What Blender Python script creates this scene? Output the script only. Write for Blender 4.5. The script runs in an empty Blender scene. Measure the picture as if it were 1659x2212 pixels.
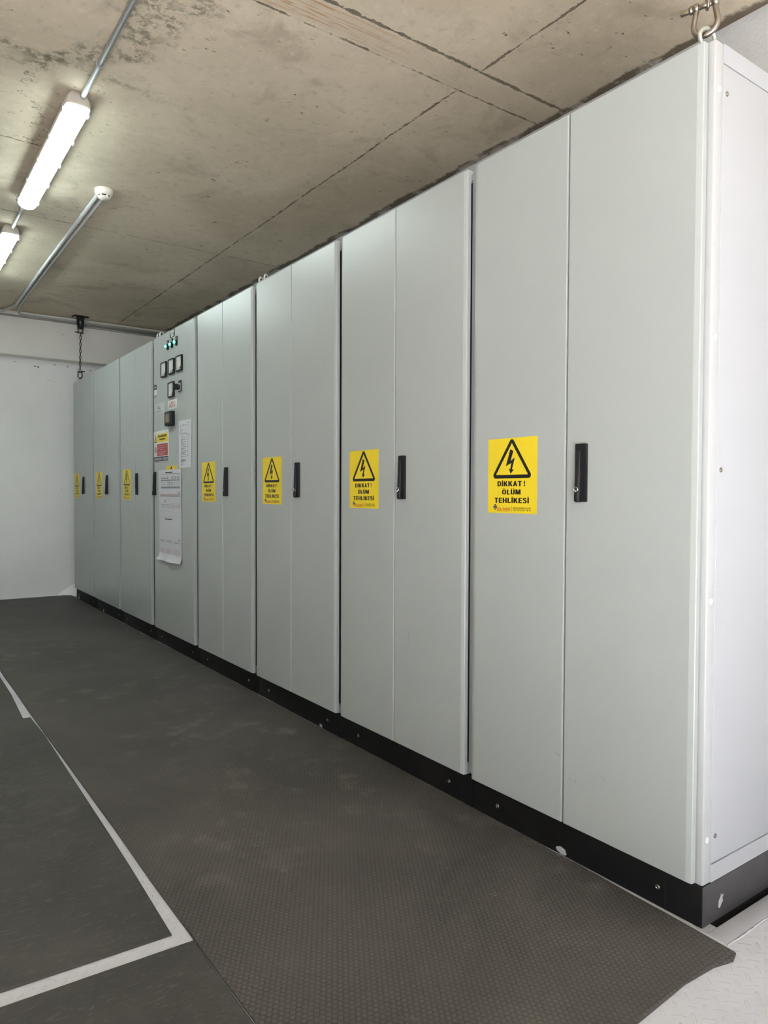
import bpy, bmesh, math, random
from mathutils import Matrix, Vector
random.seed(7)
PI = math.pi
scene = bpy.context.scene
COL = scene.collection
CAMZ = 1.049
ZC = 2.77            # ceiling
XD = 1.588           # plane of the door fronts
XF = 1.612           # plane of the cabinet frames
ZD0, ZD1 = 0.1085, 2.1085

# ------------------------------------------------------------------ nodes
class NT:
    def __init__(self, name):
        self.m = bpy.data.materials.new(name); self.m.use_nodes = True
        self.t = self.m.node_tree; self.b = self.t.nodes['Principled BSDF']
        self._pos = None
    def put(self, sock, v):
        if isinstance(v, bpy.types.NodeSocket): self.t.links.new(v, sock)
        elif isinstance(v, (tuple, list)) and len(v) == 3 and sock.type == 'RGBA': sock.default_value = (*v, 1)
        else: sock.default_value = v
    def pos(self):
        if self._pos is None:
            self._pos = self.t.nodes.new('ShaderNodeNewGeometry').outputs['Position']
            s = self.t.nodes.new('ShaderNodeSeparateXYZ'); self.t.links.new(self._pos, s.inputs[0])
            self.X, self.Y, self.Z = s.outputs
        return self._pos
    def ma(self, op, a, b=0.0, c=0.0, clamp=False):
        n = self.t.nodes.new('ShaderNodeMath'); n.operation = op; n.use_clamp = clamp
        self.put(n.inputs[0], a); self.put(n.inputs[1], b); self.put(n.inputs[2], c)
        return n.outputs[0]
    def add(self, a, b): return self.ma('ADD', a, b)
    def sub(self, a, b): return self.ma('SUBTRACT', a, b)
    def mul(self, a, b): return self.ma('MULTIPLY', a, b)
    def mx(self, a, b): return self.ma('MAXIMUM', a, b)
    def step(self, v, a, b):      # smooth 0..1 while v goes a..b
        n = self.t.nodes.new('ShaderNodeMapRange'); n.interpolation_type = 'SMOOTHSTEP'
        self.put(n.inputs[0], v); n.inputs[1].default_value = a; n.inputs[2].default_value = b
        n.inputs[3].default_value = 0; n.inputs[4].default_value = 1
        return n.outputs[0]
    def scalevec(self, s):
        n = self.t.nodes.new('ShaderNodeVectorMath'); n.operation = 'MULTIPLY'
        self.put(n.inputs[0], self.pos()); n.inputs[1].default_value = s
        return n.outputs[0]
    def noise(self, scale, detail=4, rough=.55, vec=None, dist=0.0):
        n = self.t.nodes.new('ShaderNodeTexNoise')
        self.put(n.inputs['Vector'], vec if vec is not None else self.pos())
        n.inputs['Scale'].default_value = scale; n.inputs['Detail'].default_value = detail
        n.inputs['Roughness'].default_value = rough; n.inputs['Distortion'].default_value = dist
        return n.outputs[0]
    def voro(self, scale, vec=None, feat='F1', rnd=1.0):
        n = self.t.nodes.new('ShaderNodeTexVoronoi'); n.feature = feat
        self.put(n.inputs['Vector'], vec if vec is not None else self.pos())
        n.inputs['Scale'].default_value = scale; n.inputs['Randomness'].default_value = rnd
        return n.outputs['Distance']
    def mix(self, f, a, b):
        n = self.t.nodes.new('ShaderNodeMix'); n.data_type = 'RGBA'
        self.put(n.inputs[0], f); self.put(n.inputs[6], a); self.put(n.inputs[7], b)
        return n.outputs[2]
    def bump(self, h, strength=.3, dist=.01):
        n = self.t.nodes.new('ShaderNodeBump'); n.inputs['Strength'].default_value = strength
        n.inputs['Distance'].default_value = dist; self.put(n.inputs['Height'], h)
        self.t.links.new(n.outputs[0], self.b.inputs['Normal'])
    def set(self, **k):
        for a, v in k.items(): self.put(self.b.inputs[a.replace('_', ' ')], v)
        return self

def flat(name, col, rough=.5, metal=0.0, spec=.5, wear=0.06, scale=30):
    n = NT(name); f = n.noise(scale, 4)
    dark = tuple(c * (1 - 2.2 * wear) for c in col); lite = tuple(min(1, c * (1 + wear)) for c in col)
    n.set(Base_Color=n.mix(f, dark, lite), Roughness=rough, Metallic=metal)
    n.b.inputs['Specular IOR Level'].default_value = spec
    return n.m

def mat_paint(name, col=(.385, .416, .408), rough=.30, spots=True):
    n = NT(name); n.pos()
    big = n.noise(1.3, 3); fine = n.noise(340, 1, .5); finer = n.noise(800, 1, .5); mid = n.noise(90, 3, .5)
    c = n.mix(n.step(big, .35, .7), tuple(v * .965 for v in col), col)
    if spots:
        sp = n.mul(n.step(n.noise(38, 3, .6, n.scalevec((1, 1, .35))), .745, .78), n.step(n.noise(2.1, 2), .52, .62))
        c = n.mix(n.mul(sp, .45), c, (.2, .2, .18))
        # darker handling grime in the lowest decimetres
        gr = n.mul(n.step(n.noise(6, 4, .6, n.scalevec((1, 1, .25))), .52, .75), n.step(n.Z, .42, .12))
        c = n.mix(n.mul(gr, .3), c, (.33, .33, .27))
    n.set(Base_Color=c, Roughness=n.add(rough, n.mul(n.sub(mid, .5), .10)))
    n.bump(n.add(n.add(n.mul(fine, .8), n.mul(finer, .5)), n.mul(n.noise(150, 1, .5), .9)), .13, .0011)
    return n.m

def mat_ceiling():
    n = NT('cast_concrete'); n.pos(); X, Y = n.X, n.Y
    big = n.noise(.9, 4, .55, dist=.4); mid = n.noise(3.5, 6, .62, dist=.6); fine = n.noise(22, 6, .65); gran = n.noise(160, 3, .6)
    c = n.mix(n.step(big, .33, .7), (.50, .435, .33), (.66, .58, .455))
    c = n.mix(n.mul(n.step(mid, .52, .72), .5), c, (.31, .26, .195))
    c = n.mix(n.mul(n.step(fine, .54, .72), .34), c, (.74, .67, .56))
    c = n.mix(n.mul(n.step(fine, .46, .30), .34), c, (.30, .25, .185))
    # pitted dark specks, drawn out along x
    sp = n.mul(n.step(n.noise(34, 4, .6, n.scalevec((.6, 1, 1))), .655, .70), n.step(n.noise(2.2, 3, .6), .43, .60))
    c = n.mix(n.mul(sp, .8), c, (.075, .06, .042))
    wob = n.sub(n.noise(2.6, 4, .6), .5); wob2 = n.sub(n.noise(24, 5, .72), .5); brk = n.noise(11, 6, .75)
    def line(coord, pos, w, wamp, lo_c=None, lo=None, hi=None, br=(.35, .62)):
        d = n.ma('ABSOLUTE', n.add(n.sub(coord, pos), n.add(n.mul(wob, wamp * 1.2), n.mul(wob2, wamp * .9))))
        wv = n.mul(n.step(n.add(brk, n.mul(wob2, .8)), .30, .72), w * 1.25)
        m = n.step(n.sub(d, wv), .0035, -.0035)
        m = n.mul(m, n.step(brk, *br))
        if lo is not None: m = n.mul(m, n.step(lo_c, lo - .04, lo + .04))
        if hi is not None: m = n.mul(m, n.step(lo_c, hi + .04, hi - .04))
        return m
    L = []
    L.append(line(X, 2.045, .007, .02, Y, 2.34, 8, br=(.30, .5)))
    L.append(line(X, 2.035, .008, .02, Y, -1, 2.18, br=(.32, .5)))
    L.append(line(Y, 2.183, .010, .012, br=(.25, .45)))
    L.append(line(Y, 2.335, .006, .012, br=(.36, .55)))
    L.append(line(Y, 4.93, .006, .03, br=(.38, .58)))
    L.append(line(Y, 3.92, .006, .05, X, -3, .73, br=(.34, .52)))
    L.append(line(X, .62, .010, .35, Y, 3.0, 3.95, br=(.40, .58)))
    L.append(line(X, -.55, .006, .03, br=(.36, .55)))
    lines = L[0]
    for l in L[1:]: lines = n.mx(lines, l)
    # halo of grime round the joints
    c = n.mix(n.mul(lines, .80), c, (.085, .068, .048))
    # damp blotch running across the near conduit
    bd = n.ma('ABSOLUTE', n.add(n.sub(n.add(X, n.mul(Y, .45)), 2.03), n.mul(wob, .9)))
    blot = n.mul(n.mul(n.step(bd, .14, .0), n.step(n.noise(22, 7, .78), .43, .58)), n.mul(n.step(Y, 3.35, 3.15), n.step(Y, 1.6, 2.2)))
    c = n.mix(n.mul(blot, .75), c, (.12, .115, .075))
    bd2 = n.ma('ABSOLUTE', n.add(n.sub(Y, 3.15), n.mul(wob, .7)))
    blot2 = n.mul(n.mul(n.step(bd2, .07, .0), n.step(n.noise(26, 7, .78), .43, .58)), n.step(X, 1.35, .6))
    c = n.mix(n.mul(blot2, .7), c, (.13, .12, .08))
    # rust streaks between the two joints
    st = n.noise(9, 4, .6, n.scalevec((.45, 9, 1)))
    rust = n.mul(n.mul(n.step(st, .50, .60), n.mul(n.step(Y, 2.19, 2.215), n.step(Y, 2.33, 2.30))), n.mul(n.step(X, .6, .9), n.step(n.add(X, n.mul(wob2, .5)), 1.85, 1.35)))
    c = n.mix(n.mul(rust, .8), c, (.42, .17, .035))
    c = n.mix(n.mul(n.mul(n.step(Y, 2.19, 2.21), n.step(Y, 2.335, 2.31)), .3), c, (.47, .40, .31))
    # ragged brown edge along the wall behind the cabinets
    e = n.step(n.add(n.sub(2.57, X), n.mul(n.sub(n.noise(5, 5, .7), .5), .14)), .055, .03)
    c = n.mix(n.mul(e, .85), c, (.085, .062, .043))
    e2 = n.mul(n.step(n.sub(2.57, X), .05, .01), n.step(n.noise(6, 4, .6), .50, .60))
    c = n.mix(n.mul(e2, .8), c, (.50, .46, .43))
    n.set(Base_Color=c, Roughness=.88)
    n.b.inputs['Specular IOR Level'].default_value = .25
    h = n.sub(n.add(n.mul(fine, .5), n.add(n.mul(gran, .16), n.mul(mid, .5))), n.add(n.mul(lines, 1.1), n.mul(sp, .5)))
    n.bump(h, .55, .006)
    return n.m

def mat_wall(name, col, chips=True, bump=.35):
    n = NT(name); n.pos()
    big = n.noise(1.1, 4, .55); mid = n.noise(12, 5, .6); fine = n.noise(75, 4, .6)
    c = n.mix(n.step(big, .35, .7), tuple(v * .93 for v in col), col)
    if chips:
        ch = n.step(n.noise(19, 4, .6, n.scalevec((.6, 1, 1.6))), .70, .73)
        c = n.mix(n.mul(ch, .45), c, (.22, .19, .15))
    n.set(Base_Color=c, Roughness=.8); n.b.inputs['Specular IOR Level'].default_value = .3
    n.bump(n.add(n.mul(mid, 1.0), n.mul(fine, .5)), bump, .006)
    return n.m

def mat_mat(name, col, pattern):
    n = NT(name); n.pos(); X, Y = n.X, n.Y
    big = n.noise(1.6, 5, .6, dist=.5); mid = n.noise(7, 5, .65); fine = n.noise(120, 3, .6)
    c = n.mix(n.step(big, .3, .72), tuple(v * .72 for v in col), tuple(v * 1.22 for v in col))
    dust = n.mul(n.step(mid, .50, .74), n.step(n.noise(1.1, 3), .40, .60))
    c = n.mix(n.mul(dust, .42), c, (.16, .148, .13))
    smud = n.mul(n.step(n.noise(4.5, 4, .6, dist=.8), .60, .68), n.step(n.noise(1.9, 2), .45, .6))
    c = n.mix(n.mul(smud, .45), c, (.030, .027, .026))
    scuff = n.step(n.noise(16, 4, .65, n.scalevec((1, .6, 1))), .66, .76)
    c = n.mix(n.mul(scuff, .38), c, (.25, .24, .22))
    ink = n.step(n.noise(11, 3, .5, n.scalevec((1, .6, 1))), .255, .235)
    c = n.mix(n.mul(ink, .7), c, (.016, .015, .014))
    if pattern == 'stud':
        a = .0140; s = (a, a * 1.62)
        def cell(off):
            fx = n.sub(n.ma('FRACT', n.ma('DIVIDE', n.add(X, off * s[0] + 100 * s[0]), s[0])), .5)
            fy = n.sub(n.ma('FRACT', n.ma('DIVIDE', n.add(Y, off * s[1] + 100 * s[1]), s[1])), .5)
            fx = n.mul(fx, s[0]); fy = n.mul(fy, s[1])
            return n.ma('SQRT', n.add(n.mul(fx, fx), n.mul(fy, fy)))
        d = n.ma('MINIMUM', cell(0.0), cell(.5))
        stud = n.step(d, .0062, .0044)
        c = n.mix(n.mul(stud, n.add(.12, n.mul(dust, .30))), c, (.21, .195, .17))
        n.bump(n.add(stud, n.mul(fine, .18)), .55, .0016)
    else:
        r = n.noise(70, 2, .5, n.scalevec((.55, 1.7, 1)))
        w = n.noise(4, 2)
        c = n.mix(n.mul(n.step(r, .55, .72), .22), c, (.17, .165, .155))
        n.bump(n.add(n.mul(r, 1.2), n.add(n.mul(fine, .3), n.mul(w, 3))), .5, .002)
    n.set(Base_Color=c, Roughness=.62); n.b.inputs['Specular IOR Level'].default_value = .35
    return n.m

def mat_checker():
    n = NT('painted_tread_plate'); n.pos(); X, Y = n.X, n.Y
    P = .042
    def tear(ox, oy, sgn):
        fx = n.mul(n.sub(n.ma('FRACT', n.ma('DIVIDE', n.add(X, ox + 50 * P), P)), .5), P)
        fy = n.mul(n.sub(n.ma('FRACT', n.ma('DIVIDE', n.add(Y, oy + 50 * P), P)), .5), P)
        u = n.mul(n.add(fx, n.mul(fy, sgn)), .7071); v = n.mul(n.sub(fx, n.mul(fy, sgn)), .7071)
        u = n.ma('DIVIDE', u, .0145); v = n.ma('DIVIDE', v, .0038)
        r = n.add(n.mul(u, u), n.mul(v, v))
        return n.step(r, 1.15, .6)
    t = n.mx(tear(0, 0, 1), tear(P / 2, P / 2, -1))
    big = n.noise(2.4, 4, .6); scr = n.step(n.noise(55, 3, .6, n.scalevec((.35, 1.4, 1))), .66, .74)
    c = n.mix(n.step(big, .35, .7), (.49, .50, .54), (.56, .57, .615))
    c = n.mix(n.mul(scr, .35), c, (.30, .28, .30))
    dirt = n.mul(n.step(n.noise(10, 5, .7), .60, .72), .5)
    c = n.mix(dirt, c, (.38, .37, .36))
    n.set(Base_Color=c, Roughness=.55)
    n.bump(n.add(t, n.mul(n.noise(70, 3), .15)), .5, .0016)
    return n.m

def mat_plinth():
    n = NT('black_painted_steel'); n.pos()
    a = n.noise(7, 5, .7); b = n.noise(40, 4, .6, n.scalevec((1, 1, .4)))
    c = n.mix(n.step(a, .5, .75), (.005, .005, .005), (.011, .010, .009))
    c = n.mix(n.mul(n.step(b, .68, .76), .5), c, (.10, .065, .035))
    n.set(Base_Color=c, Roughness=n.add(.55, n.mul(a, .2))); n.b.inputs['Specular IOR Level'].default_value = .25
    n.bump(n.noise(60, 3), .15, .002)
    return n.m

def emis(name, col, strength, base=(.9, .9, .9)):
    n = NT(name); n.set(Base_Color=base, Roughness=.35)
    n.b.inputs['Emission Color'].default_value = (*col, 1); n.b.inputs['Emission Strength'].default_value = strength
    return n.m

M = dict(
    paint=mat_paint('textured_grey_paint'),
    frame=mat_paint('grey_frame_paint', (.45, .465, .475), .38),
    side=mat_paint('pale_panel_paint', (.41, .425, .45), .40, False),
    ceil=mat_ceiling(),
    wall=mat_wall('white_plaster', (.82, .83, .82)),
    beam=mat_wall('cream_plaster', (.78, .765, .72)),
    lwall=mat_wall('grey_render', (.42, .415, .40)),
    rwall=mat_wall('rough_plaster', (.62, .62, .625), bump=.7),
    mat=mat_mat('studded_rubber', (.060, .0545, .050), 'stud'),
    mat2=mat_mat('ribbed_rubber', (.053, .0505, .046), 'rib'),
    floor=mat_checker(),
    flange=flat('grey_floor_paint', (.38, .385, .41), .5, wear=.10, scale=14),
    pit=flat('pit_dark', (.01, .01, .01), .9),
    plinth=mat_plinth(),
    plinth_side=flat('scuffed_black_steel', (.075, .073, .075), .34, .25, wear=.22, scale=9),
    chip=flat('bare_chip', (.42, .43, .45), .6),
    stain=flat('plaster_break', (.12, .095, .07), .9),
    black=flat('black_plastic', (.0105, .0105, .0120), .55, spec=.35),
    rubber=flat('black_seal', (.010, .010, .010), .8),
    chrome=flat('polished_steel', (.72, .70, .67), .22, 1.0, wear=.08),
    steel=flat('dull_steel', (.36, .32, .28), .30, 1.0, wear=.12),
    dsteel=flat('dark_chain_steel', (.11, .10, .085), .42, .8, wear=.15),
    zinc=flat('pale_zinc', (.60, .63, .58), .35, .6),
    eyewhite=flat('white_lifting_eye', (.66, .66, .62), .4),
    yellow=flat('sign_yellow', (.78, .60, .022), .42, wear=.03, scale=12),
    ink=flat('sign_black', (.010, .010, .010), .45),
    red=flat('sign_red', (.42, .055, .045), .45),
    redtext=flat('text_red', (.45, .05, .03), .5),
    blue=flat('sign_blue', (.022, .020, .062), .45),
    logoblue=flat('logo_blue', (.03, .06, .16), .45),
    white=flat('sign_white', (.64, .65, .63), .45, wear=.02),
    silver=flat('silver_label', (.50, .52, .53), .35, wear=.03),
    paper=flat('printed_paper', (.60, .615, .65), .7, wear=.02, scale=8),
    grey=flat('print_grey', (.24, .24, .25), .7),
    pale=flat('print_pale', (.42, .43, .46), .7),
    pink=flat('print_pink', (.50, .38, .38), .7),
    lcd=flat('lcd_screen', (.13, .125, .085), .25),
    dial=flat('dial_white', (.62, .64, .61), .3, wear=.02),
    led=emis('led_diffuser', (.85, 1.0, .965), 22.5),
    lamp_body=flat('lamp_body_grey', (.47, .43, .385), .5),
    pvc=flat('grey_pvc', (.47, .49, .49), .42, wear=.05),
    pvc2=flat('dusty_pvc', (.36, .345, .32), .5, wear=.1),
    ivory=flat('ivory_plastic', (.74, .71, .63), .4, wear=.02),
    green=emis('green_lens', (.20, 1.0, .66), .75, (.25, .6, .45)),
    lens=flat('clear_lens', (.55, .75, .68), .15),
)

# ------------------------------------------------------------------ objects
W = {}
def link(o, parent, mw):
    COL.objects.link(o)
    if parent is not None:
        o.parent = parent; o.matrix_basis = W[parent.name].inverted() @ mw
    else: o.matrix_basis = mw
    W[o.name] = mw.copy()
    return o
def T(x, y, z): return Matrix.Translation((x, y, z))
FRONT = Matrix(((0, 0, -1, 0), (-1, 0, 0, 0), (0, 1, 0, 0), (0, 0, 0, 1)))   # local x -> -Y, y -> Z, z -> -X
def front(y, z, x=XD): return T(x, y, z) @ FRONT
def empty(name, loc, label=None, cat=None, group=None):
    o = bpy.data.objects.new(name, None); o.empty_display_size = .05
    link(o, None, T(*loc)); tag(o, label, cat, group); return o
def tag(o, label=None, cat=None, group=None, kind=None):
    if label: o['label'] = label
    if cat: o['category'] = cat
    if group: o['group'] = group
    if kind: o['kind'] = kind
    return o

class B:
    """collects shapes with material slots into one mesh"""
    def __init__(self): self.bm = bmesh.new(); self.mats = []
    def mi(self, m):
        if m not in self.mats: self.mats.append(m)
        return self.mats.index(m)
    def faces(self, verts, faces, m, smooth=False, mtx=None):
        i = self.mi(m)
        vs = [self.bm.verts.new(mtx @ Vector(v) if mtx else v) for v in verts]
        for f in faces:
            try:
                fc = self.bm.faces.new([vs[k] for k in f]); fc.material_index = i; fc.smooth = smooth
            except ValueError: pass
        return self
    def box(self, lo, hi, m, bev=0.0, seg=2, mtx=None):
        b2 = bmesh.new(); bmesh.ops.create_cube(b2, size=1)
        for v in b2.verts: v.co = Vector([lo[k] + (v.co[k] + .5) * (hi[k] - lo[k]) for k in range(3)])
        if bev: bmesh.ops.bevel(b2, geom=list(b2.edges), offset=bev, segments=seg, affect='EDGES', profile=.5)
        return self.merge(b2, m, mtx, smooth=bool(bev))
    def merge(self, b2, m, mtx=None, smooth=False):
        b2.verts.index_update()
        vs = [tuple(v.co) for v in b2.verts]; fs = [[v.index for v in f.verts] for f in b2.faces]
        b2.free(); return self.faces(vs, fs, m, smooth, mtx)
    def prism(self, pts, z0, z1, m, mtx=None, smooth=False):
        n = len(pts); vs = [(x, y, z0) for x, y in pts] + [(x, y, z1) for x, y in pts]
        fs = [list(range(n))[::-1], list(range(n, 2 * n))] + [[k, (k + 1) % n, n + (k + 1) % n, n + k] for k in range(n)]
        return self.faces(vs, fs, m, smooth, mtx)
    def ring(self, outer, inner, z0, z1, m, mtx=None):
        n = len(outer)
        vs = [(x, y, z1) for x, y in outer] + [(x, y, z1) for x, y in inner] + [(x, y, z0) for x, y in outer] + [(x, y, z0) for x, y in inner]
        fs = []
        for k in range(n):
            j = (k + 1) % n
            fs += [[k, j, n + j, n + k], [2 * n + k, 2 * n + j, j, k], [n + k, n + j, 3 * n + j, 3 * n + k]]
        return self.faces(vs, fs, m, False, mtx)
    def quad(self, x0, y0, x1, y1, z, m, mtx=None):
        return self.faces([(x0, y0, z), (x1, y0, z), (x1, y1, z), (x0, y1, z)], [[0, 1, 2, 3]], m, False, mtx)
    def lathe(self, prof, m, n=24, mtx=None, axis='z', smooth=True):
        vs, fs = [], []
        for r, h in prof:
            for k in range(n):
                a = 2 * PI * k / n; x, y = r * math.cos(a), r * math.sin(a)
                vs.append((x, y, h) if axis == 'z' else ((h, x, y) if axis == 'x' else (x, h, y)))
        for i in range(len(prof) - 1):
            for k in range(n):
                j = (k + 1) % n; fs.append([i * n + k, i * n + j, (i + 1) * n + j, (i + 1) * n + k])
        fs.append(list(range(n))[::-1]); fs.append([(len(prof) - 1) * n + k for k in range(n)])
        return self.faces(vs, fs, m, smooth, mtx)
    def tube(self, path, r, m, n=10, closed=False, mtx=None, radii=None):
        P = [Vector(p) for p in path]; L = len(P); vs, fs = [], []
        up = None
        for i, p in enumerate(P):
            if closed: t = (P[(i + 1) % L] - P[i - 1])
            else: t = P[min(i + 1, L - 1)] - P[max(i - 1, 0)]
            t.normalize()
            if up is None:
                a = Vector((0, 0, 1)) if abs(t.z) < .9 else Vector((1, 0, 0))
                up = (a - t * a.dot(t)).normalized()
            else: up = (up - t * up.dot(t)).normalized()
            s = t.cross(up); rr = radii[i] if radii else r
            for k in range(n):
                a = 2 * PI * k / n; vs.append(tuple(p + (up * math.cos(a) + s * math.sin(a)) * rr))
        for i in range(L if closed else L - 1):
            j = (i + 1) % L
            for k in range(n):
                q = (k + 1) % n; fs.append([i * n + k, i * n + q, j * n + q, j * n + k])
        if not closed: fs += [list(range(n))[::-1], [(L - 1) * n + k for k in range(n)]]
        return self.faces(vs, fs, m, True, mtx)
    def text(self, body, x0, y0, x1, y1, z, m, bold=0.0, mtx=None, fit=True):
        vs, fs = text_mesh(body, bold)
        mx = max(v[0] for v in vs); mn = min(v[0] for v in vs)
        H = text_mesh.cap
        sx = (x1 - x0) / (mx - mn); sy = (y1 - y0) / H
        if not fit: sx = sy
        return self.faces([(x0 + (v[0] - mn) * sx, y0 + v[1] * sy, z) for v in vs], fs, m, False, mtx)
    def mesh(self, name):
        me = bpy.data.meshes.new(name)
        bmesh.ops.recalc_face_normals(self.bm, faces=[f for f in self.bm.faces])
        self.bm.to_mesh(me); self.bm.free()
        for m in self.mats: me.materials.append(m)
        return me
    def build(self, name, parent=None, mw=None):
        return link(bpy.data.objects.new(name, self.mesh(name)), parent, mw if mw is not None else Matrix())
_tc = {}
def text_mesh(body, bold=0.0):
    key = (body, bold)
    if key not in _tc:
        cu = bpy.data.curves.new('lettering', 'FONT'); cu.body = body; cu.size = 1; cu.offset = bold; cu.resolution_u = 3
        cu.space_character = 1.0 + bold * 1.5
        o = bpy.data.objects.new('lettering', cu); COL.objects.link(o)
        dg = bpy.context.evaluated_depsgraph_get(); dg.update()
        me = bpy.data.meshes.new_from_object(o.evaluated_get(dg))
        vs = [tuple(v.co) for v in me.vertices]; fs = [list(p.vertices) for p in me.polygons]
        bpy.data.objects.remove(o); bpy.data.curves.remove(cu); bpy.data.meshes.remove(me)
        _tc[key] = (vs, fs)
    return _tc[key]
text_mesh.cap = .729
vs, _ = text_mesh('H'); text_mesh.cap = max(v[1] for v in vs)

def rrect(x0, y0, x1, y1, r, n=5):
    out = []
    for cx, cy, a0 in ((x1 - r, y1 - r, 0), (x0 + r, y1 - r, 90), (x0 + r, y0 + r, 180), (x1 - r, y0 + r, 270)):
        for k in range(n + 1):
            a = math.radians(a0 + 90 * k / n); out.append((cx + r * math.cos(a), cy + r * math.sin(a)))
    return out
def rtri(pts, r, n=6):
    out = []
    for i in range(3):
        p = Vector(pts[i]); a = (Vector(pts[i - 1]) - p).normalized(); b = (Vector(pts[(i + 1) % 3]) - p).normalized()
        bis = (a + b).normalized(); s = math.sqrt((1 - a.dot(b)) / 2); c = p + bis * (r / s)
        d0 = c - p; st = p + a * (a.dot(d0)); en = p + b * (b.dot(d0))
        a0 = math.atan2(*(st - c).yx); a1 = math.atan2(*(en - c).yx); da = (a1 - a0 + PI) % (2 * PI) - PI
        for k in range(n + 1):
            t = a0 + da * k / n; out.append((c.x + r * math.cos(t), c.y + r * math.sin(t)))
    return out
def circ(x, y, r, n=20): return [(x + r * math.cos(2 * PI * k / n), y + r * math.sin(2 * PI * k / n)) for k in range(n)]
def inst(src, parent, mw, name=None):
    o = bpy.data.objects.new(name or src.name.split('.')[0], src.data); return link(o, parent, mw)

# ------------------------------------------------------------------ room
def structure(name, b): return tag(b.build(name), kind='structure')
YB = -2.5
b = B()      # the plate floor: L-shaped, cut back beside the first cabinet
b.prism([(-2.6, YB), (2.57, YB), (2.57, .858), (1.605, .858), (1.605, .940), (1.612, .940), (1.612, 7.75), (-2.6, 7.75)], -.02, 0, M['floor'])
b.box((1.612, .952, -.02), (2.57, 7.75, -.002), M['flange'])
b.box((-2.75, YB, -.40), (2.70, 7.95, -.30), M['flange'])  # unseen slab added underneath to block background light leaking up
structure('floor', b)
b = B()      # steel channel edge beside the near cabinet, with its slot
b.box((1.6045, .8645, -.02), (2.57, .914, 0), M['flange'], .002)
b.box((1.6045, .914, -.02), (1.648, .942, 0), M['flange'])
pts = [(1.60 + .97 * k / 60, .861 + random.uniform(-.0015, .0015), -.001 + random.uniform(-.001, .0015)) for k in range(61)]
b.tube(pts, .0038, M['floor'], 7, radii=[.0034 + random.uniform(-.001, .0012) for _ in pts])
b.box((1.60, .905, -.30), (2.57, .955, -.24), M['pit'])
b.box((1.612, .940, -.25), (2.57, .955, -.001), M['pit'])
b.box((1.60, .900, -.25), (2.57, .9138, -.021), M['pit'])
b.box((1.60, .905, -.25), (1.6475, .95, -.021), M['pit'])
structure('trim_2', b)
b = B(); b.box((-2.6, YB, ZC), (2.7, 7.9, ZC + .15), M['ceil']); structure('ceiling', b)
b = B(); b.box((-2.6, 7.75, -.02), (2.7, 7.95, 2.37), M['wall'])
# hand-trowelled plaster foot running out towards the plinth
b.faces([(1.50, 7.75, .0), (1.62, 7.66, .0), (1.69, 7.49, .0), (1.76, 7.52, 0), (1.72, 7.75, 0), (1.50, 7.75, .02), (1.62, 7.685, .022), (1.70, 7.50, .012), (1.76, 7.52, .03), (1.72, 7.75, .16)],
        [[0, 1, 6, 5], [1, 2, 7, 6], [2, 3, 8, 7], [3, 4, 9, 8], [5, 6, 9], [6, 7, 8, 9]], M['wall'], True)
for cx, cz, cw, chh in ((1.30, 2.285, .030, .006), (1.33, 2.282, .018, .009), (1.48, 2.318, .028, .004), (1.60, 2.31, .022, .005), (1.70, 2.300, .016, .004), (1.82, 2.296, .024, .004), (1.875, 2.288, .024, .009), (1.97, 2.275, .012, .006), (1.12, 2.31, .03, .003)):
    b.faces([(cx + cw * .5 * random.uniform(.6, 1.1) * math.cos(2 * PI * k / 8), 7.7495, cz + chh * random.uniform(.5, 1.1) * math.sin(2 * PI * k / 8)) for k in range(8)], [list(range(8))], M['stain'])
structure('wall_back', b)
b = B(); b.box((-2.6, 7.60, 2.352), (2.7, 7.95, ZC), M['beam'], .006); structure('trim_1', b)
b = B(); b.box((2.57, YB, -.3), (2.7, 7.9, ZC), M['rwall']); structure('wall_right', b)
b = B(); b.box((-2.75, YB, -.02), (-2.6, 7.95, ZC), M['lwall']); structure('wall_left', b)
# near wall with the wide open doorway the daylight comes through
b = B()
b.box((-2.75, YB - .2, 2.62), (1.15, YB, ZC + .15), M['wall'])
b.box((1.15, YB - .2, -.40), (2.7, YB, ZC + .15), M['wall'])  # unseen stretch added to hold daylight off the near side panel
structure('wall_front', b)

# ------------------------------------------------------------------ floor mats
def floor_mat(name, pts, thick, m, label, z=0.0):
    b = B(); n = len(pts)
    ins = .004
    c = Vector((sum(p[0] for p in pts) / n, sum(p[1] for p in pts) / n))
    top = [tuple(Vector(p) + (c - Vector(p)).normalized() * ins) for p in pts]
    vs = [(x, y, z + .0003) for x, y in pts] + [(x, y, z + thick * .75) for x, y in pts] + [(x, y, z + thick) for x, y in top]
    fs = [[k, (k + 1) % n, n + (k + 1) % n, n + k] for k in range(n)] + [[n + k, n + (k + 1) % n, 2 * n + (k + 1) % n, 2 * n + k] for k in range(n)]
    fs += [list(range(2 * n, 3 * n))]
    b.faces(vs, fs, m)
    return tag(b.build(name), label, 'floor mat', 'rubber floor mats')
def wavy(p, q, n, amp):
    return [(p[0] + (q[0] - p[0]) * k / n + (random.uniform(-amp, amp) if 0 < k < n else 0) * (abs(q[1] - p[1]) > abs(q[0] - p[0])),
             p[1] + (q[1] - p[1]) * k / n + (random.uniform(-amp, amp) if 0 < k < n else 0) * (abs(q[1] - p[1]) <= abs(q[0] - p[0]))) for k in range(n)]
right = wavy((1.5855, .832), (1.602, 1.3), 5, .0015) + wavy((1.602, 1.3), (1.6065, 2.1), 10, .002) + wavy((1.6065, 2.1), (1.605, 4.0), 20, .003) + wavy((1.605, 4.0), (1.601, 6.6), 14, .004) + [(1.606, 6.65), (1.606, 7.72)]
left = [(.580, 7.74)] + wavy((.578, 7.0), (.592, 1.9), 14, .003) + wavy((.592, 1.9), (.603, .9), 4, .0003)
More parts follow.
